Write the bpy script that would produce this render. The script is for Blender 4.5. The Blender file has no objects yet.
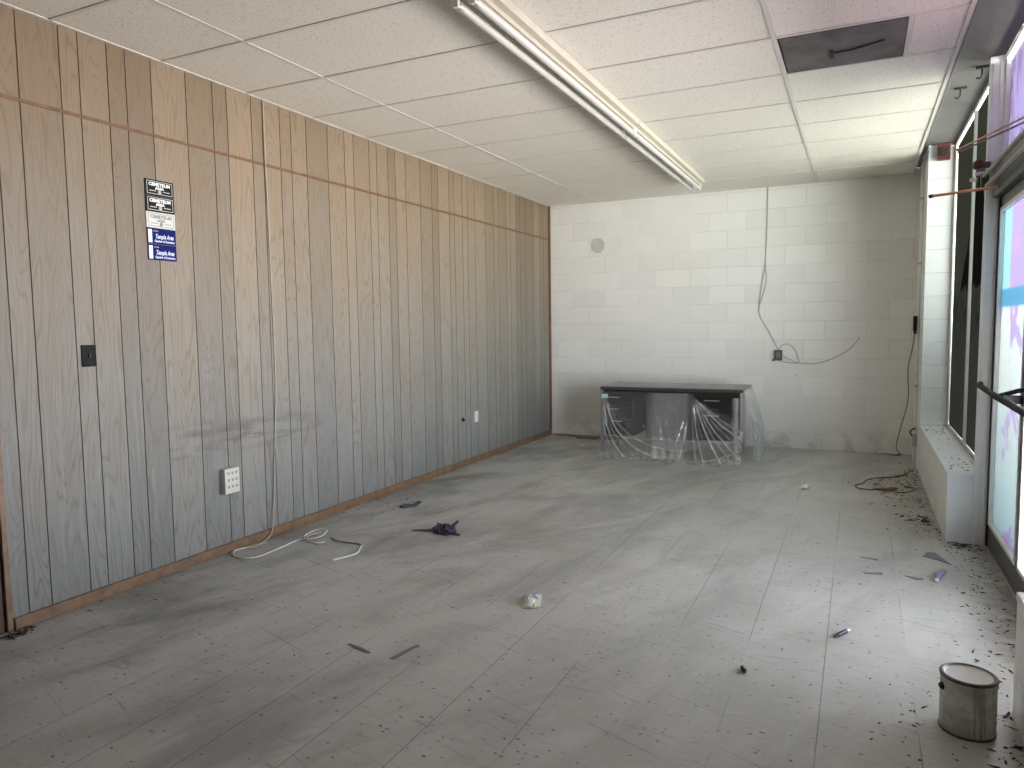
import bpy, bmesh, math, random
from mathutils import Vector, Matrix

random.seed(7)
C = bpy.context.scene.collection
H, W, YB = 2.838, 4.01, 7.66          # ceiling height, inner face of right wall, back wall
XP = 4.215                            # storefront glazing plane
SOF = 2.90                            # soffit over the windows
YF = -4.2                             # wall behind the camera

# ------------------------------------------------------------------ helpers
class MB:
    """collects shapes, builds ONE mesh object"""
    def __init__(s): s.v = []; s.f = []; s.sm = []; s.mi = []; s.m = 0
    def add(s, vs, fs, smooth=False):
        b = len(s.v); s.v += [tuple(v) for v in vs]
        for f in fs: s.f.append([b + i for i in f]); s.sm.append(smooth); s.mi.append(s.m)
        return s
    def mat(s, i): s.m = i; return s
    def box(s, a, b, rot=None, piv=None):
        x0, y0, z0 = a; x1, y1, z1 = b
        vs = [Vector(p) for p in ((x0,y0,z0),(x1,y0,z0),(x1,y1,z0),(x0,y1,z0),(x0,y0,z1),(x1,y0,z1),(x1,y1,z1),(x0,y1,z1))]
        if rot is not None:
            piv = Vector(piv) if piv else sum(vs, Vector()) / 8
            vs = [rot @ (v - piv) + piv for v in vs]
        return s.add(vs, [(0,3,2,1),(4,5,6,7),(0,1,5,4),(1,2,6,5),(2,3,7,6),(3,0,4,7)])
    def quad(s, *p): return s.add(p, [tuple(range(len(p)))])
    def tube(s, pts, r, n=8, cap=True):
        pts = [Vector(p) for p in pts]; L = len(pts); vs = []; fs = []
        rs = r if isinstance(r, (list, tuple)) else [r] * L
        up = None
        for i, p in enumerate(pts):
            t = (pts[min(i+1, L-1)] - pts[max(i-1, 0)]).normalized()
            if up is None:
                up = Vector((0,0,1)) if abs(t.z) < .9 else Vector((1,0,0))
            up = (up - t * up.dot(t)).normalized(); sd = t.cross(up)
            for k in range(n):
                a = 2 * math.pi * k / n
                vs.append(p + (up * math.cos(a) + sd * math.sin(a)) * rs[i])
        for i in range(L - 1):
            for k in range(n):
                fs.append((i*n+k, i*n+(k+1) % n, (i+1)*n+(k+1) % n, (i+1)*n+k))
        s.add(vs, fs, True)
        if cap:
            s.add(vs[:n], [tuple(range(n))]); s.add(vs[-n:], [tuple(range(n))])
        return s
    def lathe(s, prof, c, n=40, smooth=True):
        cx, cy, cz = c; vs = []; fs = []
        for r, z in prof:
            for k in range(n):
                a = 2 * math.pi * k / n; vs.append((cx + r*math.cos(a), cy + r*math.sin(a), cz + z))
        for i in range(len(prof) - 1):
            for k in range(n): fs.append((i*n+k, i*n+(k+1) % n, (i+1)*n+(k+1) % n, (i+1)*n+k))
        return s.add(vs, fs, smooth)
    def disc(s, c, r, n=24, axis='z'):
        vs = []
        for k in range(n):
            a = 2*math.pi*k/n; u, w = r*math.cos(a), r*math.sin(a)
            vs.append((c[0]+u, c[1]+w, c[2]) if axis == 'z' else (c[0], c[1]+u, c[2]+w) if axis == 'x' else (c[0]+u, c[1], c[2]+w))
        return s.add(vs, [tuple(range(n))])
    def build(s, name, mats, parent=None, bevel=0, attr=None):
        me = bpy.data.meshes.new(name)
        off = Vector((0,0,0))
        p = parent
        while p is not None: off += p.location; p = p.parent
        me.from_pydata([Vector(v) - off for v in s.v], [], s.f)
        for p_, sm, mi in zip(me.polygons, s.sm, s.mi): p_.use_smooth = sm; p_.material_index = mi
        for m in (mats if isinstance(mats, (list, tuple)) else [mats]): me.materials.append(m)
        if attr:
            a = me.attributes.new('plank', 'FLOAT', 'FACE')
            for i, v in enumerate(attr): a.data[i].value = v
        bm = bmesh.new(); bm.from_mesh(me)
        bmesh.ops.recalc_face_normals(bm, faces=bm.faces); bm.to_mesh(me); bm.free()
        o = bpy.data.objects.new(name, me); C.objects.link(o)
        if parent: o.parent = parent
        if bevel:
            b = o.modifiers.new('bevel', 'BEVEL'); b.width = bevel; b.segments = 2; b.limit_method = 'ANGLE'
        return o

def tag(o, label, cat, group=None, kind=None):
    o['label'] = label; o['category'] = cat
    if group: o['group'] = group
    if kind: o['kind'] = kind
    return o
def thing(name, label, cat, loc, group=None):
    o = bpy.data.objects.new(name, None); C.objects.link(o); o.location = loc
    o.empty_display_size = .1
    return tag(o, label, cat, group)
def struct(o): o['kind'] = 'structure'; return o
def sroot(name, loc=(0,0,0)):
    o = bpy.data.objects.new(name, None); C.objects.link(o); o.location = loc; o['kind'] = 'structure'; return o

# ------------------------------------------------------------------ node helpers
class NT:
    def __init__(s, name):
        s.mat = bpy.data.materials.new(name); s.mat.use_nodes = True
        s.t = s.mat.node_tree; s.n = s.t.nodes; s.l = s.t.links
        s.b = s.n['Principled BSDF']; s.out = s.n['Material Output']
    def new(s, ty, **kw):
        n = s.n.new(ty)
        for k, v in kw.items(): setattr(n, k, v)
        return n
    def set(s, sock, v):
        if isinstance(v, bpy.types.NodeSocket): s.l.new(v, sock)
        elif isinstance(v, (tuple, list)) and len(v) == 3 and sock.type == 'RGBA': sock.default_value = (*v, 1)
        else: sock.default_value = v
    def coord(s): return s.new('ShaderNodeTexCoord').outputs['Object']
    def sep(s, v):
        n = s.new('ShaderNodeSeparateXYZ'); s.set(n.inputs[0], v); return n.outputs
    def comb(s, x=0, y=0, z=0):
        n = s.new('ShaderNodeCombineXYZ'); s.set(n.inputs[0], x); s.set(n.inputs[1], y); s.set(n.inputs[2], z); return n.outputs[0]
    def math(s, op, a, b=0, c=0, clamp=False):
        n = s.new('ShaderNodeMath', operation=op); n.use_clamp = clamp
        s.set(n.inputs[0], a); s.set(n.inputs[1], b); s.set(n.inputs[2], c); return n.outputs[0]
    def noise(s, vec, scale=5, detail=2, rough=.5, dist=0):
        n = s.new('ShaderNodeTexNoise'); s.set(n.inputs['Vector'], vec); n.inputs['Scale'].default_value = scale
        n.inputs['Detail'].default_value = detail; n.inputs['Roughness'].default_value = rough; n.inputs['Distortion'].default_value = dist
        return n.outputs['Fac']
    def vor(s, vec, scale=5, feature='F1'):
        n = s.new('ShaderNodeTexVoronoi', feature=feature); s.set(n.inputs['Vector'], vec); n.inputs['Scale'].default_value = scale
        return n.outputs
    def ss(s, v, a, b, lo=0, hi=1):
        n = s.new('ShaderNodeMapRange', interpolation_type='SMOOTHSTEP'); s.set(n.inputs[0], v)
        for i, q in enumerate((a, b, lo, hi)): s.set(n.inputs[1+i], q)
        return n.outputs[0]
    def mapr(s, v, a, b, lo=0, hi=1):
        n = s.new('ShaderNodeMapRange'); s.set(n.inputs[0], v)
        for i, q in enumerate((a, b, lo, hi)): s.set(n.inputs[1+i], q)
        return n.outputs[0]
    def mix(s, f, a, b, mode='MIX'):
        n = s.new('ShaderNodeMix', data_type='RGBA', blend_type=mode)
        s.set(n.inputs[0], f); s.set(n.inputs[6], a); s.set(n.inputs[7], b); return n.outputs[2]
    def bump(s, h, strength=.3, dist=.005):
        n = s.new('ShaderNodeBump'); n.inputs['Strength'].default_value = strength; n.inputs['Distance'].default_value = dist
        s.set(n.inputs['Height'], h); s.l.new(n.outputs[0], s.b.inputs['Normal']); return n
    def fin(s, col=None, rough=None, metal=None, spec=None):
        if col is not None: s.set(s.b.inputs['Base Color'], col)
        if rough is not None: s.set(s.b.inputs['Roughness'], rough)
        if metal is not None: s.set(s.b.inputs['Metallic'], metal)
        if spec is not None: s.set(s.b.inputs['Specular IOR Level'], spec)
        return s.mat

def simple(name, col, rough=.5, metal=0, var=.12, scale=30, spec=.5, bump=0):
    m = NT(name); c = m.coord()
    n = m.noise(c, scale, 4, .6)
    k = m.mapr(n, .3, .7, 1 - var, 1 + var)
    v = m.new('ShaderNodeVectorMath', operation='SCALE'); v.inputs[0].default_value = col; m.l.new(k, v.inputs['Scale'])
    m.fin(v.outputs[0], rough, metal, spec)
    if bump: m.bump(n, bump, .003)
    return m.mat

# ------------------------------------------------------------------ materials
def m_wood():
    m = NT('weathered_oak_panelling'); c = m.coord(); x, y, z = m.sep(c)
    at = m.new('ShaderNodeAttribute', attribute_name='plank'); pk = at.outputs['Fac']
    ph = m.math('MULTIPLY', pk, 37.0)
    v1 = m.comb(m.math('MULTIPLY', y, 5.5), m.math('MULTIPLY', z, .75), ph)
    n1 = m.noise(v1, 1.0, 2.0, .5, .3)
    rings = m.math('SINE', m.math('MULTIPLY', n1, 125.0))
    v2 = m.comb(m.math('MULTIPLY', y, 160.0), m.math('MULTIPLY', z, 4.0), ph)
    fine = m.noise(v2, 1.0, 3, .6)
    v3 = m.comb(m.math('MULTIPLY', y, 2.5), m.math('MULTIPLY', z, 1.4), ph)
    blot = m.noise(v3, 1.4, 4, .6)
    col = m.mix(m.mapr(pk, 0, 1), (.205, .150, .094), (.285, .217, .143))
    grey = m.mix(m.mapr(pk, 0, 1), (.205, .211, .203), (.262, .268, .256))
    # wear: lost stain plus cool window light painted in low down, ragged by plank
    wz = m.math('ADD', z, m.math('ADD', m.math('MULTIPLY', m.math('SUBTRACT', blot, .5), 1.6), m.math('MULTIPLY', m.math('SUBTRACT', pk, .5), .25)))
    wear_and_light = m.mapr(wz, 2.55, .35, 0, 1)
    col = m.mix(wear_and_light, col, grey)
    col = m.mix(m.math('MULTIPLY', m.ss(rings, .35, 1), m.mapr(blot, .3, .7, .15, .55)), col, (.15, .11, .075))
    col = m.mix(m.math('MULTIPLY', m.ss(fine, .45, .7), .22), col, (.17, .135, .10))
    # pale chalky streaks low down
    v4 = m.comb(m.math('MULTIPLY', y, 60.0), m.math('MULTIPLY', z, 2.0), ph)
    ch = m.math('MULTIPLY', m.ss(m.noise(v4, 1, 3, .6), .5, .72), m.math('MULTIPLY', wear_and_light, .18))
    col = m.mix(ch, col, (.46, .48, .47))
    # rubbed grime band where furniture stood
    band = m.math('MULTIPLY', m.ss(z, .58, .67), m.ss(z, .86, .75))
    bn = m.noise(m.comb(m.math('MULTIPLY', y, 2.6), m.math('MULTIPLY', z, 16.0), 3.0), 1, 4, .65)
    bl = m.math('MULTIPLY', m.ss(y, 1.9, 2.1), m.ss(y, 3.5, 2.9))
    col = m.mix(m.math('MULTIPLY', m.math('MULTIPLY', band, m.ss(bn, .42, .6)), m.math('MULTIPLY', bl, .8)), col, (.13, .13, .125))
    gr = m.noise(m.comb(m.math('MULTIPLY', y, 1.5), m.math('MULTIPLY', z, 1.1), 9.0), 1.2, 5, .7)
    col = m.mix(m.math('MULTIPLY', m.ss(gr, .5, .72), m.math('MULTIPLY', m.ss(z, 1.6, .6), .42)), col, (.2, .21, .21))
    m.bump(m.math('ADD', fine, m.math('MULTIPLY', rings, .2)), .15, .002)
    return m.fin(col, .55, 0, .35)

def m_block(name, axis, u0, z0, paint, strength=1.0, grime=.5, bw=.4064):
    m = NT(name); c = m.coord(); x, y, z = m.sep(c)
    u = m.math('SUBTRACT', x if axis == 'x' else y, u0); w = m.math('SUBTRACT', z, z0)
    br = m.new('ShaderNodeTexBrick'); br.offset = .5; br.offset_frequency = 2
    m.set(br.inputs['Vector'], m.comb(u, w, 0))
    for k, v in (('Scale', 1.0), ('Mortar Size', .0045), ('Mortar Smooth', .35), ('Brick Width', bw), ('Row Height', .2033)): br.inputs[k].default_value = v
    br.inputs['Mortar'].default_value = (1,1,1,1); br.inputs['Color1'].default_value = (1,1,1,1); br.inputs['Color2'].default_value = (.93,.93,.93,1)
    j = br.outputs['Fac']
    hide = m.ss(m.noise(c, 1.9, 3, .6), .36, .58)         # joints half filled by many coats of paint
    j2 = m.math('MULTIPLY', j, m.mapr(hide, 0, 1, .1, 1))
    fine = m.noise(c, 60, 4, .7); big = m.noise(c, 1.3, 4, .6)
    dark = tuple(q * .66 for q in paint)
    col = m.mix(m.math('MULTIPLY', m.ss(big, .45, .75), .25), paint, tuple(q*a for q, a in zip(paint, (.9, .885, .85))))
    col = m.mix(1.0, col, br.outputs['Color'], 'MULTIPLY')
    col = m.mix(m.math('MULTIPLY', j2, .55 * strength), col, dark)
    low = m.math('MULTIPLY', m.ss(z, .35, .02), m.ss(m.noise(c, 4, 5, .7), .42, .68))
    col = m.mix(m.math('MULTIPLY', low, grime), col, (.24, .225, .2))
    spk = m.ss(m.noise(c, 23, 2, .5), .77, .8)
    col = m.mix(m.math('MULTIPLY', spk, .5), col, (.2, .19, .17))
    h = m.math('ADD', m.math('MULTIPLY', j2, -1.0), m.math('MULTIPLY', fine, .25))
    m.bump(h, .30 * strength, .004)
    return m.fin(col, .62, 0, .35)

def m_floor():
    m = NT('worn_vinyl_tile'); c = m.coord(); x, y, z = m.sep(c)
    # 12 inch tiles
    fx = m.math('PINGPONG', m.math('SUBTRACT', x, 2.485), .1524); fy = m.math('PINGPONG', m.math('SUBTRACT', y, .11), .1524)
    wob = m.noise(c, 9, 3, .6)
    sx = m.math('MULTIPLY', m.ss(fx, .0030, .0012), m.ss(m.noise(m.comb(m.math('MULTIPLY', x, 3.28), m.math('MULTIPLY', y, .6), 0), 2, 2, .5), .40, .56, .05, .9))
    sy = m.math('MULTIPLY', m.ss(fy, .0022, .0010), m.ss(m.noise(m.comb(m.math('MULTIPLY', x, .7), m.math('MULTIPLY', y, 3.3), 4), 2, 2, .5), .52, .66, .04, .6))
    tid = m.new('ShaderNodeTexWhiteNoise', noise_dimensions='2D')
    m.set(tid.inputs['Vector'], m.comb(m.math('FLOOR', m.math('DIVIDE', m.math('SUBTRACT', x, 2.485), .3048)), m.math('FLOOR', m.math('DIVIDE', m.math('SUBTRACT', y, .11), .3048)), 0))
    base = m.mix(tid.outputs['Value'], (.485, .492, .48), (.525, .532, .522))
    # mottled chips of the tile body
    n = m.noise(m.comb(m.math('MULTIPLY', x, 55), m.math('MULTIPLY', y, 55), 0), 1, 3, .6)
    base = m.mix(m.math('MULTIPLY', m.ss(n, .5, .7), .35), base, (.55, .55, .54))
    vv = m.vor(m.comb(m.math('MULTIPLY', x, 30), m.math('MULTIPLY', y, 46), 0), 1)
    vc = m.sep(vv['Color'])
    ra = m.noise(c, 70, 2, .5)
    sz = m.math('MULTIPLY', m.mapr(vc[0], .22, 1, 0, .26), m.mapr(ra, .3, .7, .3, 1.6))
    fl = m.math('MULTIPLY', m.math('LESS_THAN', vv['Distance'], sz), m.ss(vc[1], .2, .9, .35, .9))
    base = m.mix(fl, base, (.07, .066, .06))
    # scuffs and drag marks
    r = m.math('ADD', m.math('MULTIPLY', x, .34), m.math('MULTIPLY', y, .94)); q = m.math('SUBTRACT', m.math('MULTIPLY', x, .94), m.math('MULTIPLY', y, .34))
    drag = m.noise(m.comb(m.math('MULTIPLY', r, .8), m.math('MULTIPLY', q, 2.4), 0), 1.1, 6, .66, .6)
    cloud = m.noise(c, .75, 5, .62, .3)
    dirt = m.math('ADD', m.math('MULTIPLY', drag, .6), m.math('MULTIPLY', cloud, .4))
    # the trodden far-from-the-door side is dirtier
    edge = m.mapr(m.math('ADD', x, m.math('MULTIPLY', m.math('SUBTRACT', cloud, .5), 2.2)), .2, 3.4, 1, 0)
    dm = m.math('MULTIPLY', m.ss(dirt, .42, .64), m.mapr(edge, 0, 1, .32, .8))
    base = m.mix(dm, base, (.16, .162, .158))
    tan = m.ss(m.noise(c, .9, 4, .6, .4), .52, .72)
    base = m.mix(m.math('MULTIPLY', tan, .28), base, (.27, .235, .17))
    # brown dirt trodden in along the knee wall
    rim = m.math('MAXIMUM', m.math('MULTIPLY', m.ss(m.math('ADD', x, m.math('MULTIPLY', m.math('SUBTRACT', cloud, .5), 1.2)), 3.45, 4.05), m.ss(y, 4.3, 4.7)),
                 m.ss(m.math('ADD', x, m.math('MULTIPLY', m.math('SUBTRACT', cloud, .5), .5)), 3.98, 4.2))
    base = m.mix(m.math('MULTIPLY', m.math('MULTIPLY', rim, m.ss(m.noise(c, 14, 5, .7), .3, .62)), .75), base, (.17, .145, .11))
    # fine scratches
    s1 = m.noise(m.comb(m.math('MULTIPLY', q, 2.2), m.math('MULTIPLY', r, 70), 5), 1, 3, .6, .9)
    base = m.mix(m.math('MULTIPLY', m.ss(s1, .61, .70), .45), base, (.15, .145, .14))
    s2 = m.noise(m.comb(m.math('MULTIPLY', x, 3), m.math('MULTIPLY', y, 48), 8), 1, 4, .6, 1.2)
    base = m.mix(m.math('MULTIPLY', m.ss(s2, .60, .72), .40), base, (.18, .175, .17))
    seam = m.math('MAXIMUM', sx, sy, clamp=True)
    base = m.mix(m.math('MULTIPLY', seam, .72), base, (.085, .08, .075))
    # black grit line at the old wall edges
    m.bump(m.math('ADD', m.math('MULTIPLY', seam, -1), m.math('MULTIPLY', wob, .5)), .12, .004)
    rough = m.mapr(m.math('ADD', dm, m.math('MULTIPLY', n, .3)), 0, 1, .27, .55)
    return m.fin(base, rough, 0, .45)

def m_tile():
    m = NT('pitted_ceiling_tile'); c = m.coord()
    n = m.noise(c, 130, 3, .6); v = m.vor(c, 75); big = m.noise(c, 1.1, 3, .5)
    vc = m.sep(v['Color'])
    pit = m.math('MULTIPLY', m.math('LESS_THAN', v['Distance'], m.mapr(vc[0], .25, 1, 0, .36)), .6)
    col = m.mix(m.math('MULTIPLY', m.ss(big, .4, .7), .35), (.80, .765, .69), (.76, .72, .635))
    col = m.mix(pit, col, (.30, .28, .25))
    col = m.mix(m.math('MULTIPLY', m.ss(n, .55, .7), .18), col, (.5, .48, .44))
    m.bump(m.math('SUBTRACT', n, pit), .35, .003)
    return m.fin(col, .85, 0, .1)

def m_film():
    """torn coloured window paper on glass, lit from outside"""
    m = NT('papered_door_glass'); c = m.coord(); x, y, z = m.sep(c)
    n = m.noise(m.comb(m.math('MULTIPLY', y, 2.2), m.math('MULTIPLY', z, 1.6), 2), 1, 5, .65, .6)
    n2 = m.noise(m.comb(m.math('MULTIPLY', y, 9), m.math('MULTIPLY', z, 3), 5), 1, 4, .65, 1.0)
    lav = (.74, .68, .93); pale = (.78, .93, .97); pink = (.90, .66, .78); cy = (.36, .64, .82); purp = (.42, .33, .55)
    base = m.mix(m.ss(z, .2, 1.25), (.80, .93, .96), (.89, .95, .95))
    up = m.ss(m.math('ADD', z, m.math('MULTIPLY', m.math('SUBTRACT', n, .5), .5)), 1.44, 1.47)
    base = m.mix(up, base, (.72, .66, .90))
    base = m.mix(m.math('MULTIPLY', up, m.ss(y, 4.06, 4.11)), base, (.62, .88, .96))
    frag = m.math('MULTIPLY', m.ss(n, .545, .56), m.ss(z, 1.5, 1.4))
    base = m.mix(frag, base, (.74, .66, .92))
    base = m.mix(m.math('MULTIPLY', m.ss(n2, .58, .62), m.math('ADD', m.math('MULTIPLY', frag, .8), m.math('MULTIPLY', m.math('MULTIPLY', m.ss(z, 1.4, 1.5), m.ss(z, 1.95, 1.8)), .8))), base, pink)
    cb = m.math('MULTIPLY', m.ss(z, 1.44, 1.455), m.ss(z, 1.555, 1.54))
    base = m.mix(cb, base, cy)
    top = m.ss(z, 2.2, 2.22)
    base = m.mix(top, base, m.mix(m.ss(n2, .42, .62), (.62, .58, .82), (.46, .40, .54)))
    k = m.new('ShaderNodeVectorMath', operation='SCALE'); m.l.new(base, k.inputs[0]); k.inputs['Scale'].default_value = FILM
    tr = m.new('ShaderNodeBsdfTranslucent'); m.l.new(k.outputs[0], tr.inputs['Color'])
    gl = m.new('ShaderNodeBsdfGlossy'); gl.inputs['Roughness'].default_value = .12; gl.inputs['Color'].default_value = (.8,.8,.85,1)
    mx = m.new('ShaderNodeMixShader'); mx.inputs[0].default_value = .05
    m.l.new(tr.outputs[0], mx.inputs[1]); m.l.new(gl.outputs[0], mx.inputs[2]); m.l.new(mx.outputs[0], m.out.inputs['Surface'])
    return m.mat
FILM = .235

def m_glass(name='clear_glass', tint=(.90, .88, .92)):
    m = NT(name)
    tr = m.new('ShaderNodeBsdfTransparent'); tr.inputs['Color'].default_value = (*tint, 1)
    gl = m.new('ShaderNodeBsdfGlossy'); gl.inputs['Roughness'].default_value = .02
    mx = m.new('ShaderNodeMixShader'); mx.inputs[0].default_value = .06
    m.l.new(tr.outputs[0], mx.inputs[1]); m.l.new(gl.outputs[0], mx.inputs[2]); m.l.new(mx.outputs[0], m.out.inputs['Surface'])
    return m.mat

def m_plastic():
    m = NT('thin_dust_sheet_plastic'); c = m.coord()
    n = m.noise(c, 6, 4, .6); n2 = m.noise(c, 55, 3, .6)
    df = m.new('ShaderNodeBsdfDiffuse'); df.inputs['Color'].default_value = (.85, .87, .88, 1)
    tl = m.new('ShaderNodeBsdfTranslucent'); tl.inputs['Color'].default_value = (.6, .62, .63, 1)
    d2 = m.new('ShaderNodeMixShader'); d2.inputs[0].default_value = .35
    m.l.new(df.outputs[0], d2.inputs[1]); m.l.new(tl.outputs[0], d2.inputs[2])
    gl = m.new('ShaderNodeBsdfGlossy'); gl.inputs['Roughness'].default_value = .22
    g2 = m.new('ShaderNodeMixShader'); g2.inputs[0].default_value = .3
    m.l.new(d2.outputs[0], g2.inputs[1]); m.l.new(gl.outputs[0], g2.inputs[2])
    lw = m.new('ShaderNodeLayerWeight'); lw.inputs['Blend'].default_value = .35
    at = m.new('ShaderNodeAttribute', attribute_name='crease')
    op = m.math('ADD', m.mapr(n, .3, .7, .05, .13), m.math('ADD', m.math('MULTIPLY', lw.outputs['Facing'], .25), at.outputs['Fac']), clamp=True)
    tr = m.new('ShaderNodeBsdfTransparent'); tr.inputs['Color'].default_value = (.97, .98, .98, 1)
    mx = m.new('ShaderNodeMixShader'); m.l.new(op, mx.inputs[0])
    m.l.new(tr.outputs[0], mx.inputs[1]); m.l.new(g2.outputs[0], mx.inputs[2]); m.l.new(mx.outputs[0], m.out.inputs['Surface'])
    return m.mat

def m_dark_window(slant_dark):
    """dark pane: outside view and a reflection smear painted into its colour"""
    m = NT('dark_painted_glass'); c = m.coord(); x, y, z = m.sep(c)
    n = m.noise(m.comb(0, m.math('MULTIPLY', y, 6), m.math('MULTIPLY', z, 3)), 1, 4, .6, .5)
    edge = m.math('ADD', m.math('MULTIPLY', m.math('SUBTRACT', n, .5), .18), z)
    dark_view = m.math('MULTIPLY', m.ss(edge, 1.60, 1.62), m.ss(m.math('ADD', edge, m.math('MULTIPLY', m.math('ABSOLUTE', m.math('SUBTRACT', y, 5.3)), .9)), 2.42, 2.40))  # dark shape beyond the glass, painted into the colour
    sm = m.noise(m.comb(0, m.math('MULTIPLY', y, 16), m.math('MULTIPLY', z, 5)), 1, 4, .7, 1.2)
    smear = m.math('MULTIPLY', m.math('MULTIPLY', m.ss(z, 1.62, 1.5), m.ss(z, 1.1, 1.3)), m.ss(sm, .45, .6))
    col = m.mix(m.ss(z, .5, 2.9), (.10, .108, .107), (.075, .08, .066))
    col = m.mix(m.math('MULTIPLY', smear, .6), col, (.02, .022, .024))
    col = m.mix(dark_view, col, (.014, .015, .016))
    df = m.new('ShaderNodeBsdfDiffuse'); m.l.new(col, df.inputs['Color']); m.l.new(df.outputs[0], m.out.inputs['Surface'])
    if slant_dark:      # made-up pane: admits daylight square on, goes dark at a slant
        lw = m.new('ShaderNodeLayerWeight'); lw.inputs['Blend'].default_value = .5
        tr = m.new('ShaderNodeBsdfTransparent'); tr.inputs['Color'].default_value = (.15, .165, .165, 1)
        mx = m.new('ShaderNodeMixShader'); m.l.new(m.ss(lw.outputs['Facing'], .30, .72), mx.inputs[0])
        m.l.new(tr.outputs[0], mx.inputs[1]); m.l.new(df.outputs[0], mx.inputs[2]); m.l.new(mx.outputs[0], m.out.inputs['Surface'])
    return m.mat

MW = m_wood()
M_back = m_block('painted_block_back', 'x', .316 - .4064, .777 - .2033 * 3, (.83, .83, .80))
M_side = m_block('painted_block_side', 'y', .12, .777 - .2033 * 3, (.82, .83, .82), 1.0, .25)
M_pier = m_block('painted_block_pier', 'x', 1.0, .777 - .2033 * 3, (.80, .82, .81), 1.3, .2, 8.0)
M_floor = m_floor(); M_tile = m_tile()
M_grid = simple('ceiling_grid_white', (.66, .635, .59), .5, 0, .06, 8)
M_brown = simple('stained_base_wood', (.21, .125, .07), .5, 0, .3, 14)
M_trim = simple('stained_trim_wood', (.17, .085, .04), .45, 0, .25, 14)
M_groove = simple('dark_groove', (.075, .05, .032), .9, 0, .3, 12)
M_dkbrown = simple('dark_brown_door', (.07, .035, .02), .5, 0, .3, 9)
M_alum = simple('mill_aluminium', (.62, .615, .60), .38, .75, .08, 12)
M_alumg = simple('grey_aluminium', (.33, .33, .32), .5, .2, .06, 12)
M_alumw = simple('white_aluminium', (.80, .80, .79), .4, .1, .05, 12)
M_tubem = simple('dull_closer_metal', (.33, .31, .28), .45, .5, .1, 14)
M_bronze = simple('dark_bronze_metal', (.105, .10, .09), .42, .55, .12, 14)
M_black = simple('black_rubber', (.012, .012, .012), .6, 0, .2, 20)
M_blackp = simple('black_plastic', (.014, .013, .014), .6, 0, .2, 20, .12)
M_soffit = simple('grey_soffit_paint', (.12, .117, .112), .7, 0, .12, 3)
M_sill = simple('painted_sill', (.73, .75, .77), .5, 0, .06, 6)
M_film = m_film(); M_glass = m_glass(); M_glassd = m_glass('tinted_glass', (.85, .84, .865)); M_glasst = m_glass('papered_transom_glass', (.26, .215, .25)); M_plastic = m_plastic(); M_dwin = m_dark_window(True); M_dwin2 = m_dark_window(False)
M_vent = simple('sooty_grey_panel', (.125, .116, .11), .75, 0, .42, 5)
M_soot = simple('soot', (.03, .027, .025), .9, 0, .3, 20)
M_white = simple('white_enamel', (.52, .485, .405), .35, 0, .07, 10)
M_tube = simple('unlit_lamp_glass', (.55, .535, .50), .22, 0, .03, 8)
M_cream = simple('cream_plastic', (.60, .60, .54), .4, 0, .05, 20)
M_whitep = simple('white_plastic', (.72, .72, .70), .4, 0, .05, 20)
M_cordw = simple('white_cord', (.72, .71, .68), .5, 0, .06, 40)
M_cordtan = simple('tan_painted_cable', (.44, .40, .33), .6, 0, .1, 40)
M_cordg = simple('grey_cord', (.17, .165, .155), .6, 0, .1, 40)
M_cordwall = simple('wall_cable_grey', (.43, .42, .395), .6, 0, .1, 40)
M_copper = simple('copper_pipe', (.50, .23, .13), .35, .8, .25, 18)
M_red = simple('dull_red_enamel', (.085, .018, .013), .5, 0, .3, 12)
M_deskblk = simple('black_laminate', (.014, .013, .014), .35, 0, .2, 10)
M_desktop = simple('dusty_black_top', (.05, .048, .045), .4, 0, .2, 7)
M_deskgrey = simple('grey_metal_panel', (.20, .205, .21), .45, .2, .1, 9)
M_chrome = simple('brushed_chrome', (.72, .72, .72), .28, 1, .04, 20)
M_teal = simple('teal_label', (.40, .62, .60), .5, 0, .05, 40)
M_canside = NT('scuffed_can_label')
M_paper = simple('white_paper', (.74, .73, .69), .7, 0, .05, 30)
M_purple = simple('purple_paper', (.27, .22, .38), .6, 0, .2, 60)
M_dkpurple = simple('dark_purple_plastic', (.045, .035, .07), .45, 0, .5, 50)
M_greyscrap = simple('grey_scrap', (.20, .20, .235), .6, 0, .15, 50)
M_dirt = simple('black_dirt', (.045, .038, .03), .95, 0, .5, 90)
M_leaf = simple('dry_leaf', (.17, .10, .035), .8, 0, .4, 60)
M_patch = simple('grey_patch_plate', (.56, .55, .52), .7, 0, .08, 30)
M_signblk = simple('sign_black', (.01, .01, .012), .35, 0, .1, 30, .12)
M_signsil = simple('sign_silver', (.55, .54, .52), .35, .25, .05, 30)
M_signblu = simple('sign_blue', (.002, .006, .11), .5, 0, .06, 30, .12)
M_ink = simple('sign_white_ink', (.82, .84, .86), .5, 0, .02, 30)
M_inkg = simple('sign_grey_ink', (.2, .2, .2), .5, 0, .02, 30)
M_lav = simple('sign_lettering_lavender', (.62, .66, .88), .5, 0, .02, 30)
M_conc = simple('sidewalk_concrete', (.50, .49, .47), .8, 0, .1, 3)
M_ext = simple('added_wall_plaster', (.45, .43, .40), .9, 0, .1, 3)

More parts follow.
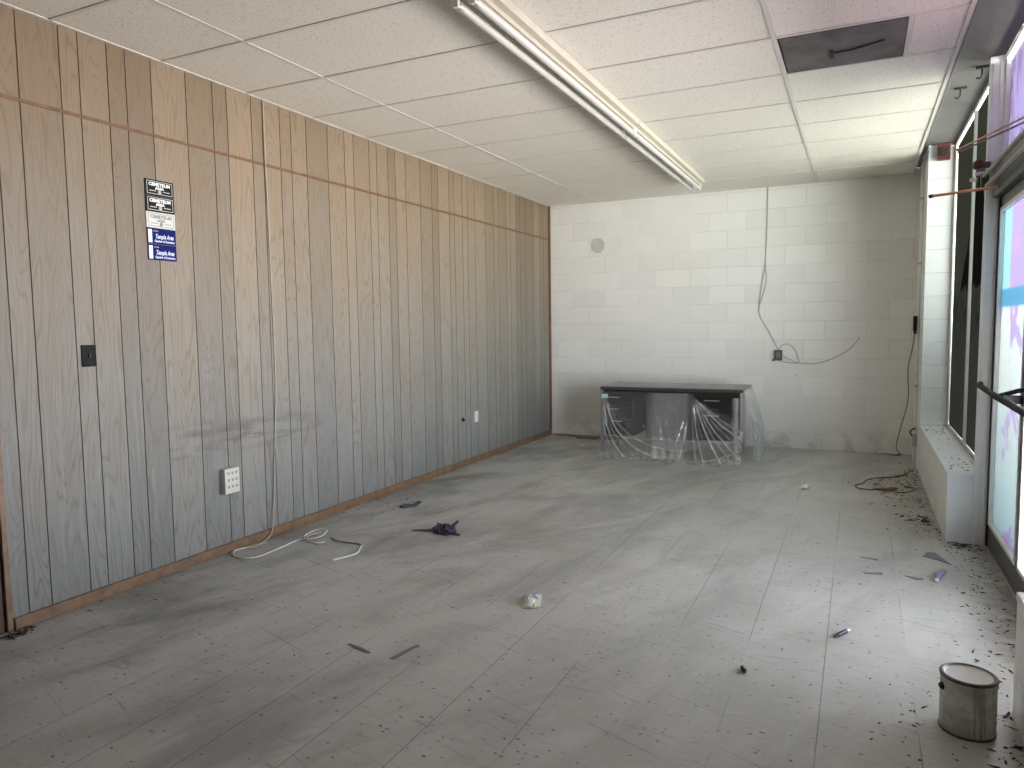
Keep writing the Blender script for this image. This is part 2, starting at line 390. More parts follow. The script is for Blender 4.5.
def finish_can():
    m = M_canside; c = m.coord(); x, y, z = m.sep(c)
    n = m.noise(c, 16, 5, .7); st = m.noise(m.comb(m.math('MULTIPLY', x, 70), m.math('MULTIPLY', y, 70), m.math('MULTIPLY', z, 4)), 1, 3, .6)
    sw = m.noise(m.comb(m.math('MULTIPLY', x, 8), m.math('MULTIPLY', y, 8), m.math('MULTIPLY', z, 60)), 1, 4, .6)
    col = m.mix(m.ss(n, .4, .65), (.47, .49, .44), (.62, .64, .60))
    col = m.mix(m.math('MULTIPLY', m.ss(sw, .52, .62), .4), col, (.74, .75, .72))
    # printed columns on the right-hand side of the label
    rt = m.ss(m.math('ADD', x, m.math('MULTIPLY', y, -.35)), .02, .035)
    col = m.mix(m.math('MULTIPLY', rt, m.math('MULTIPLY', m.ss(st, .48, .56), .5)), col, (.14, .15, .13))
    m.fin(col, .5, .0, .4)
finish_can()
M_canside = M_canside.mat

# ------------------------------------------------------------------ the setting
# outside: unseen wall added against ground light, unseen canopy against high sky; pavement
b = MB(); b.box((5.2, 4.6, -.03), (5.5, 9.5, 1.15)); struct(b.build('unseen_shade_wall', M_ext))
# floor
b = MB(); b.box((XP + .16, -7, 3.0), (6.6, 14, 3.25)); struct(b.build('added_canopy', M_soffit))  # added overhang, out of view: holds high sky light off the floor
b = MB(); b.box((-.2, YF - .2, -.1), (XP + .05, YB + .2, 0)); struct(b.build('floor', M_floor))
b = MB(); b.box((XP + .05, -12, -.14), (6.4, 14, -.03)); struct(b.build('sidewalk', M_conc))

# left wall: panelling with random-width grooves, 4 ft sheets
G = [1.36, 1.557, 1.653, 1.805, 1.908, 2.06, 2.285, 2.475]
ys = sorted(g + 1.222 * k for g in G for k in range(-5, 6))
lo, hi = 1.175, YB - .012
ys = [y for y in ys if lo + .03 < y < hi - .02]
rnd = random.Random(3); b = MB(); attr = []
def planks(z0, z1, y0, y1, seed):
    rr = random.Random(seed); e = [y0] + [y for y in ys if y0 < y < y1] + [y1]
    for i in range(len(e) - 1):
        a = e[i] + (.0026 if i else 0); c = e[i+1] - (.0026 if i < len(e) - 2 else 0)
        b.mat(0).quad((0, a, z0), (0, c, z0), (0, c, z1), (0, a, z1)); attr.append(rr.random())
        if i < len(e) - 2:
            d = e[i+1] + .0026
            b.mat(1).quad((-.004, c, z0), (-.004, d, z0), (-.004, d, z1), (-.004, c, z1)); attr.append(0)
            b.quad((0, c, z0), (-.004, c, z0), (-.004, c, z1), (0, c, z1)); attr.append(0)
            b.quad((0, d, z0), (-.004, d, z0), (-.004, d, z1), (0, d, z1)); attr.append(0)
planks(0, 2.4335, lo, hi, 3); planks(2.4335, H + .02, lo, hi, 3)
# over the doorway and the stretch behind the camera
b.mat(0)
for (z0, z1, y0, y1) in ((2.06, 2.4335, .10, lo), (2.4335, H + .02, YF, lo), (0, 2.4335, YF, .10)):
    b.quad((0, y0, z0), (0, y1, z0), (0, y1, z1), (0, y0, z1)); attr.append(rnd.random())
n0 = len(attr)
b.mat(1).box((-.18, lo, 0), (-.006, YB, H + .02)); b.box((-.18, YF, 0), (-.006, .10, H + .02)); b.box((-.18, .10, 2.06), (-.006, lo, H + .02))
attr += [0] * 18
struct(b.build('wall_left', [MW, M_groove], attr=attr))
b = MB(); b.box((0, YF, 2.426), (.007, YB, 2.443)); struct(b.build('trim_1', M_trim, bevel=.002))
b = MB(); b.box((0, 1.176, 0), (.022, YB - .02, .058)); struct(b.build('baseboard_left', M_brown, bevel=.004))
b = MB(); b.box((0, YB - .03, .062), (.02, YB - .002, H)); struct(b.build('trim_2', M_trim, bevel=.003))
# doorway at the near end of the panelling
d = sroot('door_2', (0, 0, 0))
b = MB(); b.box((-.005, 1.148, 0), (.012, 1.174, 2.06)); b.box((-.005, .10, 0), (.012, .16, 2.08)); b.box((-.005, .16, 2.03), (.012, 1.148, 2.08)); b.build('door_casing', M_brown, d, .003)
b = MB(); b.box((-.16, 1.12, 0), (-.006, 1.174, 2.06)); b.box((-.16, .10, 0), (-.006, .16, 2.06)); b.box((-.16, .16, 2.03), (-.006, 1.12, 2.06)); b.build('door_lining', M_dkbrown, d)
b = MB(); b.box((-.14, .16, .008), (-.10, 1.12, 2.03)); b.build('door_panel', M_dkbrown, d, .003)

# back wall, right wall, knee walls, pier
b = MB(); b.box((-.2, YB, 0), (XP + .3, YB + .2, 3.05)); struct(b.build('wall_back', M_back))
b = MB(); b.mat(0).box((W, 6.68, 0), (XP + .12, YB, SOF)); 
o = struct(b.build('wall_right', [M_side, M_pier]))
for p in o.data.polygons:
    if abs(p.normal.y) > .5: p.material_index = 1
def knee(y0, y1, nm):
    b = MB(); b.box((W, y0, 0), (XP + .12, y1, .405)); o = b.build(nm, [M_side, M_sill]); struct(o)
    for p in o.data.polygons:
        if abs(p.normal.y) > .5: p.material_index = 1
    return o
knee(4.40, 6.68, 'wall_right_knee'); knee(-4.0, 2.2, 'wall_right_knee_near')
b = MB(); b.box((W - .003, 4.395, .405), (XP, 6.68, .435)); struct(b.build('trim_3', M_sill, bevel=.003))
b = MB(); b.box((W - .003, -4.0, .405), (XP, 2.205, .435)); struct(b.build('trim_4', M_sill, bevel=.003))
b = MB(); b.box((W, YF, 0), (XP + .12, -4.0, SOF)); struct(b.build('wall_right_near', M_side))
b = MB(); b.box((-.2, YF - .15, 0), (XP + .3, YF, 3.05)); struct(b.build('wall_front', M_side))
# header over the glazing
b = MB(); b.box((W - .055, YF, SOF), (XP + .15, YB, SOF + .12)); struct(b.build('soffit', M_soffit))
b = MB(); b.box((-.2, YF - .15, H + .22), (XP + .3, YB + .2, H + .36)); struct(b.build('roof', M_soffit))

# suspended ceiling: tiles and grid
XE = W - .055
gx = [.624 - 1.2192, .624, 1.8432, 3.0624]; gy = [2.731 + .6096 * k for k in range(-12, 9)]
VX0, VX1, VY0, VY1 = 3.085, 3.680, 3.352, 3.950
b = MB(); xs = [0] + gx[1:] + [XE]; yy = [YF] + [y for y in gy if YF < y < YB] + [YB]
for i in range(len(xs) - 1):
    for k in range(len(yy) - 1):
        x0, x1, y0, y1 = xs[i] + .0125, xs[i+1] - .0125, yy[k] + .0125, yy[k+1] - .0125; z = H + .002 + random.Random(i*31+k).uniform(0, .003)
        if i == 3 and abs(y0 - VY0) < .05: x0 = VX1 + .026
        b.box((x0, y0, z), (x1, y1, z + .016))
ceil = struct(b.build('ceiling', M_tile))
b = MB()
for x in gx[1:]: b.box((x - .0105, YF, H), (x + .0105, YB, H + .012))
for y in gy:
    if YF < y < YB: b.box((0, y - .010, H - .0005), (XE, y + .010, H + .012))
b.box((VX1, 3.352, H), (VX1 + .024, 3.95, H + .006))
b.box((0, YF, H - .001), (.022, YB, H + .006)); b.box((0, YB - .022, H - .001), (XE, YB, H + .006))
b.build('ceiling_grid', M_grid, ceil)
b = MB(); b.box((XE - .026, YF, H - .002), (XE, YB, H + .004)); b.box((XE - .004, YF, H - .002), (XE, YB, SOF - .012)); struct(b.build('trim_5', M_grid))

# ------------------------------------------------------------------ storefront glazing
def rect_frame(b, y0, y1, z0, z1, x0, x1, t):
    b.box((x0, y0, z0), (x1, y0 + t, z1)); b.box((x0, y1 - t, z0), (x1, y1, z1))
    b.box((x0, y0 + t, z0), (x1, y1 - t, z0 + t)); b.box((x0, y0 + t, z1 - t), (x1, y1 - t, z1))
w = sroot('window_1', (0, 0, 0))
b = MB(); rect_frame(b, 4.46, 6.68, .435, SOF, XP - .006, XP + .04, .022); b.box((XP - .006, 5.509, .457), (XP + .03, 5.531, 2.878)); b.build('window_frame', M_alumg, w, .003)
b = MB(); b.quad((XP + .015, 4.49, .46), (XP + .015, 5.51, .46), (XP + .015, 5.51, 2.87), (XP + .015, 4.49, 2.87)); b.build('window_pane', M_dwin, w)
b = MB(); b.quad((XP + .015, 5.53, .46), (XP + .015, 6.65, .46), (XP + .015, 6.65, 2.87), (XP + .015, 5.53, 2.87)); b.build('window_pane', M_dwin, w)
w = sroot('window_2', (0, 0, 0))
b = MB(); rect_frame(b, -4.0, 2.12, .435, SOF, XP - .012, XP + .04, .035); b.box((XP - .012, .08, .47), (XP + .04, .12, 2.85)); b.box((XP - .012, -1.96, .47), (XP + .04, -1.92, 2.85)); b.build('window_frame', M_alumw, w, .003)
for (a0, a1) in ((-3.965, -1.96), (-1.92, .08), (.12, 2.085)):
    b = MB(); b.box((XP + .012, a0, .47), (XP + .02, a1, 2.85)); b.build('window_pane', M_dwin2, w)
# posts either side of the entrance
b = MB(); b.box((4.163, 4.385, 0), (XP + .05, 4.46, SOF)); b.box((4.150, 4.388, 0), (4.19, 4.43, SOF)); b.box((4.197, 4.378, 0), (XP + .02, 4.44, SOF)); struct(b.build('trim_6', M_alumw, bevel=.004))
b = MB(); b.box((4.163, 2.12, 0), (XP + .05, 2.20, SOF)); struct(b.build('trim_7', M_alum, bevel=.004))
# entrance: head bar, transom, two door leaves
XD = 4.235
d = sroot('door_1', (0, 0, 0))
b = MB(); b.box((XD - .05, 2.20, 2.085), (XD + .07, 4.378, 2.27)); b.build('door_head', M_bronze, d, .004)
b = MB(); b.box((XD - .012, 2.20, 0.0), (XD + .08, 4.378, .012)); b.build('threshold', M_alum, d)
b = MB(); b.box((XD - .02, 4.345, .012), (XD + .07, 4.378, 2.085)); b.box((XD - .02, 2.2, .012), (XD + .07, 2.235, 2.085)); b.build('door_jamb', M_black, d)
def leaf(y0, y1, pane, gl, st=.05):
    b = MB(); x0, x1 = XD - .012, XD + .035
    b.box((x0, y0, .0121), (x1, y0 + st, 2.084)); b.box((x0, y1 - st*.35, .0121), (x1, y1, 2.084))
    b.box((x0, y0 + st, .0121), (x1, y1 - st*.35, .15)); b.box((x0, y0 + st, 2.02), (x1, y1 - st*.35, 2.084))
    b.build('door_leaf', M_bronze, d, .003)
    b = MB(); y0 += st; y1 -= st * .35
    rect_frame(b, y0, y1, .15, 2.02, x0 - .006, x1 - .02, .022); b.build('glazing_bead', M_alumw, d, .002)
    b = MB(); b.box((XD + .006, y0 + .01, .16), (XD + .012, y1 - .01, 2.01)); b.build(pane, gl, d)
leaf(3.455, 4.344, 'door_pane', M_film)
leaf(2.236, 3.452, 'door_pane', M_glassd)
b = MB(); rect_frame(b, 2.2, 4.378, 2.27, SOF, XD - .012, XD + .05, .03); b.box((XD - .012, 3.42, 2.3), (XD + .05, 3.45, 2.855)); b.build('transom_frame', M_alumw, d, .003)
b = MB(); b.box((XD + .012, 3.45, 2.3), (XD + .018, 4.348, 2.855)); b.build('transom_pane', M_film, d)
b = MB(); b.box((XD + .012, 2.23, 2.3), (XD + .018, 3.42, 2.855)); b.build('transom_pane', M_glasst, d)
b = MB(); b.tube([(4.165, 4.41, .99), (4.14, 4.25, .99), (4.13, 3.6, .985), (4.13, 2.5, .98)], .016, 12)
b.box((4.135, 3.455, .965), (4.22, 3.485, 1.005)); b.tube([(4.14, 3.60, .99), (4.20, 3.46, 1.03), (4.22, 3.44, 1.035)], .012, 8); b.build('push_bar', M_blackp, d, .003)

# door closer on the head bar
t = thing('door_closer', 'silver tubular door closer arms along dark door head', 'door closer', (4.15, 4.3, 2.18))
b = MB(); b.tube([(4.13, 4.36, 2.205), (4.14, 2.9, 2.205)], .012, 12); b.build('upper_tube', M_tubem, t)
b = MB(); b.tube([(4.14, 4.28, 2.145), (4.15, 2.9, 2.15)], .011, 12); b.build('lower_tube', M_tubem, t)
b = MB(); b.box((4.115, 4.30, 2.135), (4.155, 4.34, 2.22)); b.build('bracket', M_bronze, t, .004)
b = MB(); b.box((4.09, 4.36, 2.225), (4.175, 4.376, 2.243)); b.box((4.065, 4.36, 2.19), (4.10, 4.376, 2.21)); b.build('arm', M_alumw, t, .003)

# ------------------------------------------------------------------ copper pipes, bell, alarm box
def pipe(nm, label, a, e, r, m, capm):
    t = thing(nm, label, 'pipe', a, 'copper pipes at the door head')
    a, e = Vector(a), Vector(e); dr = (e - a).normalized()
    b = MB(); b.tube([a, e], r, 12); b.build('tube', m, t)
    b = MB(); b.tube([e - dr * .012, e + dr * .012], r * 1.35, 12); b.build('end_cap', capm, t)
pipe('copper_pipe', 'lower copper pipe with black end, sticking out below the silver door closer', (4.185, 4.16, 2.118), (3.875, 4.425, 2.132), .0085, M_copper, M_black)
pipe('copper_pipe', 'upper thin copper pipe, topmost of the three by the transom', (4.185, 3.49, 2.335), (3.99, 4.24, 2.36), .005, M_copper, M_black)
pipe('copper_pipe', 'thin dark pipe just under the topmost copper pipe by the transom', (4.185, 3.49, 2.31), (3.995, 4.24, 2.345), .0045, M_bronze, M_black)
t = thing('door_bell', 'round dark red bell above silver bracket at the door post', 'bell', (4.12, 4.37, 2.29))
b = MB(); b.tube([(4.105, 4.375, 2.285), (4.105, 4.345, 2.285)], [.030, .026], 24); b.build('gong', M_red, t)
b = MB(); b.box((4.095, 4.374, 2.265), (4.17, 4.384, 2.30)); b.build('mount', M_bronze, t)
t = thing('alarm_box', 'small dark red box high on the white block pier', 'alarm', (4.125, 6.66, 2.80))
b = MB(); b.box((4.075, 6.62, 2.76), (4.17, 6.681, 2.9)); b.build('housing', M_red, t, .004)
b = MB(); b.box((4.095, 6.612, 2.79), (4.15, 6.62, 2.85)); b.build('face_plate', M_soot, t, .002)
# two hooks on the soffit
for k, (x, y, lb) in enumerate(((4.06, 4.95, 'dark metal hook under the soffit, nearer the back wall'), (4.13, 4.55, 'dark metal hook under the soffit, right by the door post'))):
    t = thing('soffit_hook', lb, 'hook', (x, y, SOF), 'hooks under the soffit')
    b = MB(); b.box((x - .035, y - .012, SOF - .012), (x + .035, y + .012, SOF + .004)); b.build('plate', M_black, t)
    b = MB(); b.tube([(x, y, SOF - .01), (x, y, SOF - .05), (x - .012, y, SOF - .07), (x - .03, y, SOF - .065)], .006, 8); b.build('hook_arm', M_black, t)

# ------------------------------------------------------------------ fluorescent fixtures
def fixture(y0, y1, label):
    t = thing('fluorescent_light', label, 'ceiling light', (1.97, (y0 + y1) / 2, H), 'strip lights on the ceiling')
    b = MB(); z1, z0 = H - .002, H - .055
    xs = [1.925, 2.045]
    b.box((xs[0], y0, z0 + .012), (xs[1], y1, z1)); b.box((xs[0] + .035, y0, z0 - .010), (xs[1] - .035, y1, z0 + .012)); b.build('channel', M_white, t, .004)
    for x in (1.918, 2.000):
        b = MB(); b.tube([(x, y0 + .035, H - .095), (x, y1 - .035, H - .095)], .0185, 16); tb = b.build('lamp_tube', M_tube, t)
        for ya, yb in ((y0 + .02, y0 + .05), (y1 - .05, y1 - .02)):
            b = MB(); b.tube([(x, ya, H - .095), (x, yb, H - .095)], .0192, 16); b.build('metal_cap', M_alum, tb)
        for y in (y0 + .012, y1 - .012):
            b = MB(); b.box((x - .014, y - .011, H - .112), (x + .014, y + .011, H - .05)); b.build('socket', M_whitep, t, .003)
fixture(4.455, 6.85, 'white twin-tube strip light, the one nearer the block wall')
fixture(2.03, 4.445, 'white twin-tube strip light, the one running out of the top of the photo')

# missing tile panel
t = thing('ceiling_panel', 'square dark grey sooty panel set in the white ceiling', 'ceiling panel', (3.38, 3.65, H))
b = MB(); b.box((VX0, VY0 + .018, H + .002), (VX1 - .004, VY1 - .005, H + .012)); b.build('plate', M_vent, t)
b = MB()
b.tube([(3.33, 3.70, H), (3.42, 3.695, H), (3.50, 3.66, H), (3.58, 3.62, H)], .006, 6); b.box((3.315, 3.66, H - .004), (3.335, 3.78, H + .002)); b.build('soot_mark', M_soot, t)

# ------------------------------------------------------------------ plaques, switch, outlets on the panelling
def text_mb(txt, size, width, shear=0, bold=0):
    cu = bpy.data.curves.new('lettering', 'FONT'); cu.body = txt; cu.size = size; cu.align_x = 'CENTER'; cu.align_y = 'CENTER'
    cu.shear = shear; cu.offset = bold; cu.resolution_u = 3
    o = bpy.data.objects.new('lettering', cu); C.objects.link(o); bpy.context.view_layer.update()
    dg = bpy.context.evaluated_depsgraph_get(); me = bpy.data.meshes.new_from_object(o.evaluated_get(dg))
    vs = [v.co.copy() for v in me.vertices]; fs = [tuple(p.vertices) for p in me.polygons]
    bpy.data.objects.remove(o); bpy.data.curves.remove(cu); bpy.data.meshes.remove(me)
    x0 = min(v.x for v in vs); x1 = max(v.x for v in vs); k = width / (x1 - x0)
    return [Vector(((v.x - (x0 + x1) / 2) * k, v.y, 0)) for v in vs], fs
def put(b, vf, yc, zc, x):
    vs, fs = vf; b.add([(x, yc - 0 + v.x, zc + v.y) for v in vs], fs)
PY0, PY1 = 1.985, 2.168; PC = (PY0 + PY1) / 2; PH = .0875
labs = ['topmost plaque of the wall column, black with white lettering', 'second plaque from the top, black with white lettering',
        'silver plaque in the middle of the wall column of five', 'upper of the two blue plaques with white script', 'lowest plaque of the wall column, blue with white script']
for k in range(5):
    z1 = 2.1955 - k * PH; z0 = z1 - PH + .002; zc = (z0 + z1) / 2
    t = thing('wall_plaque', labs[k], 'plaque', (0, PC, zc), 'membership plaques on the panelling')
    b = MB(); b.box((0.0005, PY0, z0), (.005, PY1, z1)); b.build('plate', [M_signblk, M_signblk, M_signsil, M_signblu, M_signblu][k], t, .002)
    X = .0056
    if k < 3:
        ink = M_ink if k < 2 else M_inkg
        b = MB(); put(b, text_mb('CEMETEUM', .024, .135, 0, .0012), PC, z1 - .026, X); put(b, text_mb('AREA', .02, .058, 0, .001), PC, z1 - .046, X); b.build('lettering', ink, t)
        b = MB(); a0, a1, c0, c1, w_ = PY0 + .012, PY1 - .010, z0 + .008, z1 - .008, .003
        for (q0, q1, r0, r1) in ((a0, a1, c1 - w_, c1), (a0, a1, c0, c0 + w_), (a0, a0 + w_, c0, c1), (a1 - w_, a1, c0, c1)): b.quad((X, q0, r0), (X, q1, r0), (X, q1, r1), (X, q0, r1))
        for (q0, q1) in ((PC - .065, PC - .022), (PC + .022, PC + .065)): b.quad((X, q0, z0 + .023), (X, q1, z0 + .023), (X, q1, z0 + .027), (X, q0, z0 + .027))
        b.build('border', M_signsil if k < 2 else M_inkg, t)
        b = MB(); b.disc((X, PC, z0 + .021), .011, 16, 'x'); b.build('emblem', M_cordwall if k < 2 else M_inkg, t)
    else:
        b = MB(); put(b, text_mb('Temple Area', .034, .115, .35, .0012), PC + .018, zc - .002, X); put(b, text_mb('Chamber of Commerce', .017, .128, .1, .0008), PC + .016, zc - .027, X); b.build('lettering', M_lav, t)
        b = MB(); put(b, text_mb('MEMBER', .009, .032, .1), PC - .038, z1 - .016, X); b.build('small_lettering', M_lav, t)
        b = MB(); b.quad((X, PY0 + .006, z0 + .006), (X, PY0 + .030, z0 + .006), (X, PY0 + .030, z1 - .008), (X, PY0 + .006, z1 - .008)); b.build('white_bar', M_ink, t)
t = thing('wall_switch_plate', 'black rectangular switch plate on the panelling below the plaques', 'switch', (0, 1.616, 1.252))
b = MB(); b.box((.0005, 1.578, 1.197), (.006, 1.655, 1.306)); b.build('plate', M_blackp, t, .002)
b = MB(); b.box((.006, 1.611, 1.243), (.014, 1.623, 1.262)); b.build('toggle', M_black, t, .001)
t = thing('outlet_adapter', 'cream multi-outlet box sticking out from the panelling near floor', 'outlet', (0, 2.46, .447))
b = MB(); b.box((.0005, 2.403, .372), (.045, 2.517, .527)); b.build('housing', M_cream, t, .004)
for r_ in range(3):
    for c_ in range(3):
        y, z = 2.43 + c_ * .031, .412 + r_ * .042
        b = MB(); b.box((.0448, y - .007, z), (.0456, y - .0035, z + .010)); b.box((.0448, y - .0035, z + .001), (.0456, y + .0035, z - .006)); b.box((.0448, y + .0035, z), (.0456, y + .007, z + .010))
        b.build('socket', M_black, t)
t = thing('blank_outlet_cover', 'small white outlet cover far along the panelling', 'outlet', (0, 5.683, .46))
b = MB(); b.box((.0005, 5.646, .405), (.006, 5.722, .517)); b.build('plate', M_whitep, t, .002)
b = MB(); b.tube([(.006, 5.684, .461), (.0075, 5.684, .461)], .003, 8); b.build('screw', M_alum, t)
t = thing('cable_stub', 'small black knob poking from panelling left of white outlet cover', 'cable', (0, 5.41, .462))
b = MB(); b.tube([(-.001, 5.41, .462), (.006, 5.41, .462)], .022, 12); b.build('flange', M_blackp, t); b = MB(); b.tube([(.006, 5.41, .462), (.022, 5.41, .458)], .010, 10); b.build('plug', M_black, t)

def smooth(pts, n=6):
    P = [Vector(p) for p in pts]; out = []
    for i in range(len(P) - 1):
        p0, p1, p2, p3 = P[max(i-1, 0)], P[i], P[i+1], P[min(i+2, len(P)-1)]
        for k in range(n):
            t = k / n; out.append(.5 * ((2*p1) + (p2-p0)*t + (2*p0-5*p1+4*p2-p3)*t*t + (3*p1-p0-3*p2+p3)*t**3))
    return out + [P[-1]]
def cord(nm, label, pts, r, m, cat='cable', group=None, n=6):
    b = MB(); b.tube(smooth(pts, n), r, 8); o = b.build(nm, m); return tag(o, label, cat, group)
cord('wall_cable', 'thin white cable running down the panelling from ceiling to floor',
     [(.005, 2.878, H), (.016, 2.872, 2.436), (.006, 2.884, 2.25), (.005, 2.895, 1.5), (.005, 2.896, 1.0), (.006, 2.872, .7), (.008, 2.84, .3), (.028, 2.80, .09), (.05, 2.74, .02), (.083, 2.60, .006), (.073, 2.545, .006), (.05, 2.57, .006), (.091, 2.68, .006)], .004, M_cordtan)
cord('white_cord', 'white cord on the floor with a loose coil, nearest the panelling',
     [(.06, 2.56, .006), (.03, 2.47, .006), (.095, 2.40, .006), (.15, 2.375, .006), (.212, 2.388, .006), (.257, 2.448, .006), (.251, 2.639, .006), (.24, 2.796, .006), (.285, 2.84, .006),
      (.33, 2.85, .015), (.37, 2.89, .03), (.33, 2.97, .04), (.26, 2.95, .035), (.25, 2.86, .025), (.30, 2.81, .02), (.38, 2.85, .03), (.36, 2.94, .045), (.28, 2.96, .02), (.26, 2.87, .014), (.33, 2.80, .01), (.40, 2.80, .007), (.43, 2.83, .007)], .0045, M_cordw)
t = thing('frayed_cord', 'dirty grey floor cord ending in a clean white length', 'cable', (.6, 2.8, 0))
b = MB(); b.tube(smooth([(.40, 2.93, .006), (.464, 2.892, .006), (.552, 2.882, .006), (.66, 2.886, .006), (.70, 2.86, .006)]), .0045, 8); b.build('grey_length', M_cordg, t)
b = MB(); b.tube(smooth([(.70, 2.86, .006), (.73, 2.80, .006), (.766, 2.709, .006), (.716, 2.565, .006)]), .0055, 8); b.build('white_length', M_cordw, t)

# ------------------------------------------------------------------ cables, boxes on the back wall
y = YB - .006
cord('wall_cable', 'thin grey cable hanging down the block wall from the ceiling to the socket box',
     [(2.57, y, H), (2.566, y, 2.4), (2.556, y, 2.0), (2.57, y, 1.85), (2.54, y, 1.7), (2.495, y, 1.49), (2.60, y, 1.28), (2.69, y, 1.10), (2.70, YB - .03, 1.06)], .0045, M_cordwall)
cord('wall_cable', 'second strand of cable doubling the hanging one at mid height on block wall',
     [(2.556, y - .004, 2.03), (2.53, y - .004, 1.85), (2.51, y - .004, 1.7), (2.492, y - .004, 1.5)], .004, M_cordwall)
cord('wall_cable', 'thin grey cable curving right from the socket box across the block wall',
     [(2.67, YB - .03, .99), (2.76, y, .945), (2.905, y, .934), (3.10, y, .935), (3.28, y, 1.0), (3.42, y, 1.10), (3.505, y, 1.213)], .0045, M_cordwall)
cord('wall_cable', 'thin loop of cable arching over from the socket box on block wall',
     [(2.70, YB - .03, 1.06), (2.73, y, 1.12), (2.80, y, 1.14), (2.87, y, 1.08), (2.90, y, 1.0), (2.91, y, .935), (2.82, y, .975), (2.74, YB - .03, 1.02)], .004, M_cordwall)
t = thing('socket_box', 'small dark surface socket box on the white block wall', 'outlet', (2.70, YB, 1.02))
b = MB(); b.box((2.668, YB - .045, .965), (2.745, YB - .0005, 1.075)); b.build('housing', M_bronze, t, .004)
b = MB(); b.box((2.645, YB - .03, .955), (2.668, YB - .008, .975)); b.build('connector', M_black, t, .002)
b = MB(); b.box((2.685, YB - .049, .985), (2.728, YB - .045, 1.055)); b.build('face_plate', M_cordg, t, .001)
b = MB()
ang = [math.pi * 2 * (k + .5) / 8 for k in range(8)]
v0 = [(.635 + .085 * math.cos(a), YB + .001, 2.325 + .095 * math.sin(a)) for a in ang]; v1 = [(v[0], YB - .006, v[2]) for v in v0]
b.add(v0 + v1, [tuple(range(8, 16))] + [(i, (i+1) % 8, 8 + (i+1) % 8, 8 + i) for i in range(8)])
tag(b.build('cover_plate', M_patch), 'grey eight-sided cover plate high on the left of the block wall', 'cover plate')

# right wall: conduit, switch, cord, outlet
t = thing('wall_conduit', 'painted conduit running down the right wall by the back corner', 'conduit', (W, 7.25, 1.4))
b = MB(); b.tube([(W - .012, 7.1, .02), (W - .012, 7.1, SOF - .06)], .012, 10); b.build('tube', M_side, t)
for z in (.75, 1.9, 2.5):
    b = MB(); b.box((W - .026, 7.07, z), (W - .001, 7.13, z + .018)); b.build('strap', M_cordwall, t)
t = thing('wall_switch_box', 'black box on the right wall conduit beside the pier', 'switch', (W, 7.12, 1.35))
b = MB(); b.box((W - .052, 7.06, 1.28), (W - .024, 7.17, 1.42)); b.build('housing', M_blackp, t, .003)
b = MB(); b.tube([(W - .038, 7.09, 1.28), (W - .038, 7.09, 1.25)], .012, 8); b.build('plug', M_black, t)
cord('wall_cable', 'thin dark cable dangling from the black box down to the corner floor',
     [(W - .038, 7.09, 1.25), (W - .05, 7.2, 1.1), (W - .075, 7.30, .9), (W - .065, 7.32, .6), (W - .12, 7.40, .3), (W - .15, 7.45, .1), (W - .11, 7.52, .012), (W - .25, 7.60, .008)], .005, M_cordg)
t = thing('low_outlet', 'small old outlet low on the right wall near the back corner', 'outlet', (W, 7.0, .25))
b = MB(); b.box((W - .04, 6.93, .20), (W - .0005, 7.03, .31)); b.build('housing', M_cordwall, t, .003)
b = MB(); b.tube(smooth([(W - .04, 6.98, .29), (W - .06, 6.97, .33), (W - .03, 6.99, .36), (W - .012, 7.08, .35)]), .007, 8); b.build('pigtail', M_black, t)

# ------------------------------------------------------------------ desk under a dust sheet
DX0, DX1, DY0, DY1, DZ = 1.005, 2.475, 6.63, 7.28, .715
t = thing('office_desk', 'black office desk with drawers under plastic against block wall', 'desk', ((DX0 + DX1) / 2, (DY0 + DY1) / 2, 0))
b = MB(); b.box((DX0, DY0, DZ - .03), (DX1, DY1, DZ)); b.build('desk_top', M_desktop, t, .004)
b = MB(); b.box((DX0 + .03, DY0 + .015, DZ - .085), (DX1 - .03, DY0 + .035, DZ - .0305)); b.build('apron', M_deskblk, t, .002)
for (x0, x1) in ((1.05, 1.36), (1.985, 2.375)):
    b = MB(); b.box((x0, DY0 + .045, .19), (x1, DY1 - .06, DZ - .0305)); b.build('pedestal', M_deskblk, t, .003)
def drawer(x0, x1, z0, z1, hx0, hx1, hz):
    b = MB(); b.box((x0 + .004, DY0 + .02 + (.016 if z1 > DZ - .09 else 0), z0), (x1 - .004, DY0 + .045, z1)); d_ = b.build('drawer', M_deskblk, t, .003)
    yh = DY0 + .004
    b = MB(); b.tube([(hx0, yh, hz), (hx1, yh, hz)], .006, 8)
    for x in (hx0 + .015, hx1 - .015): b.tube([(x, yh, hz), (x, DY0 + .022, hz)], .004, 6)
    b.build('handle', M_chrome, d_)
drawer(1.05, 1.36, .52, .628, 1.10, 1.215, .603); drawer(1.05, 1.36, .375, .515, 1.10, 1.215, .478); drawer(1.05, 1.36, .195, .37, 1.12, 1.235, .35)
drawer(1.985, 2.375, .465, .628, 2.10, 2.25, .60); drawer(1.985, 2.375, .195, .46, 2.10, 2.25, .447)
b = MB(); b.box((1.361, DY1 - .12, .10), (1.984, DY1 - .10, DZ - .0305)); b.build('modesty_panel', M_deskgrey, t)
for (x, y, m) in ((DX0 + .012, DY0 + .03, M_deskgrey), (DX0 + .012, DY1 - .05, M_deskgrey), (2.405, DY0 + .03, M_chrome), (2.405, DY1 - .05, M_chrome)):
    b = MB(); b.box((x - .012, y - .012, 0), (x + .018, y + .018, DZ - .0305)); b.build('leg', m, t, .002)

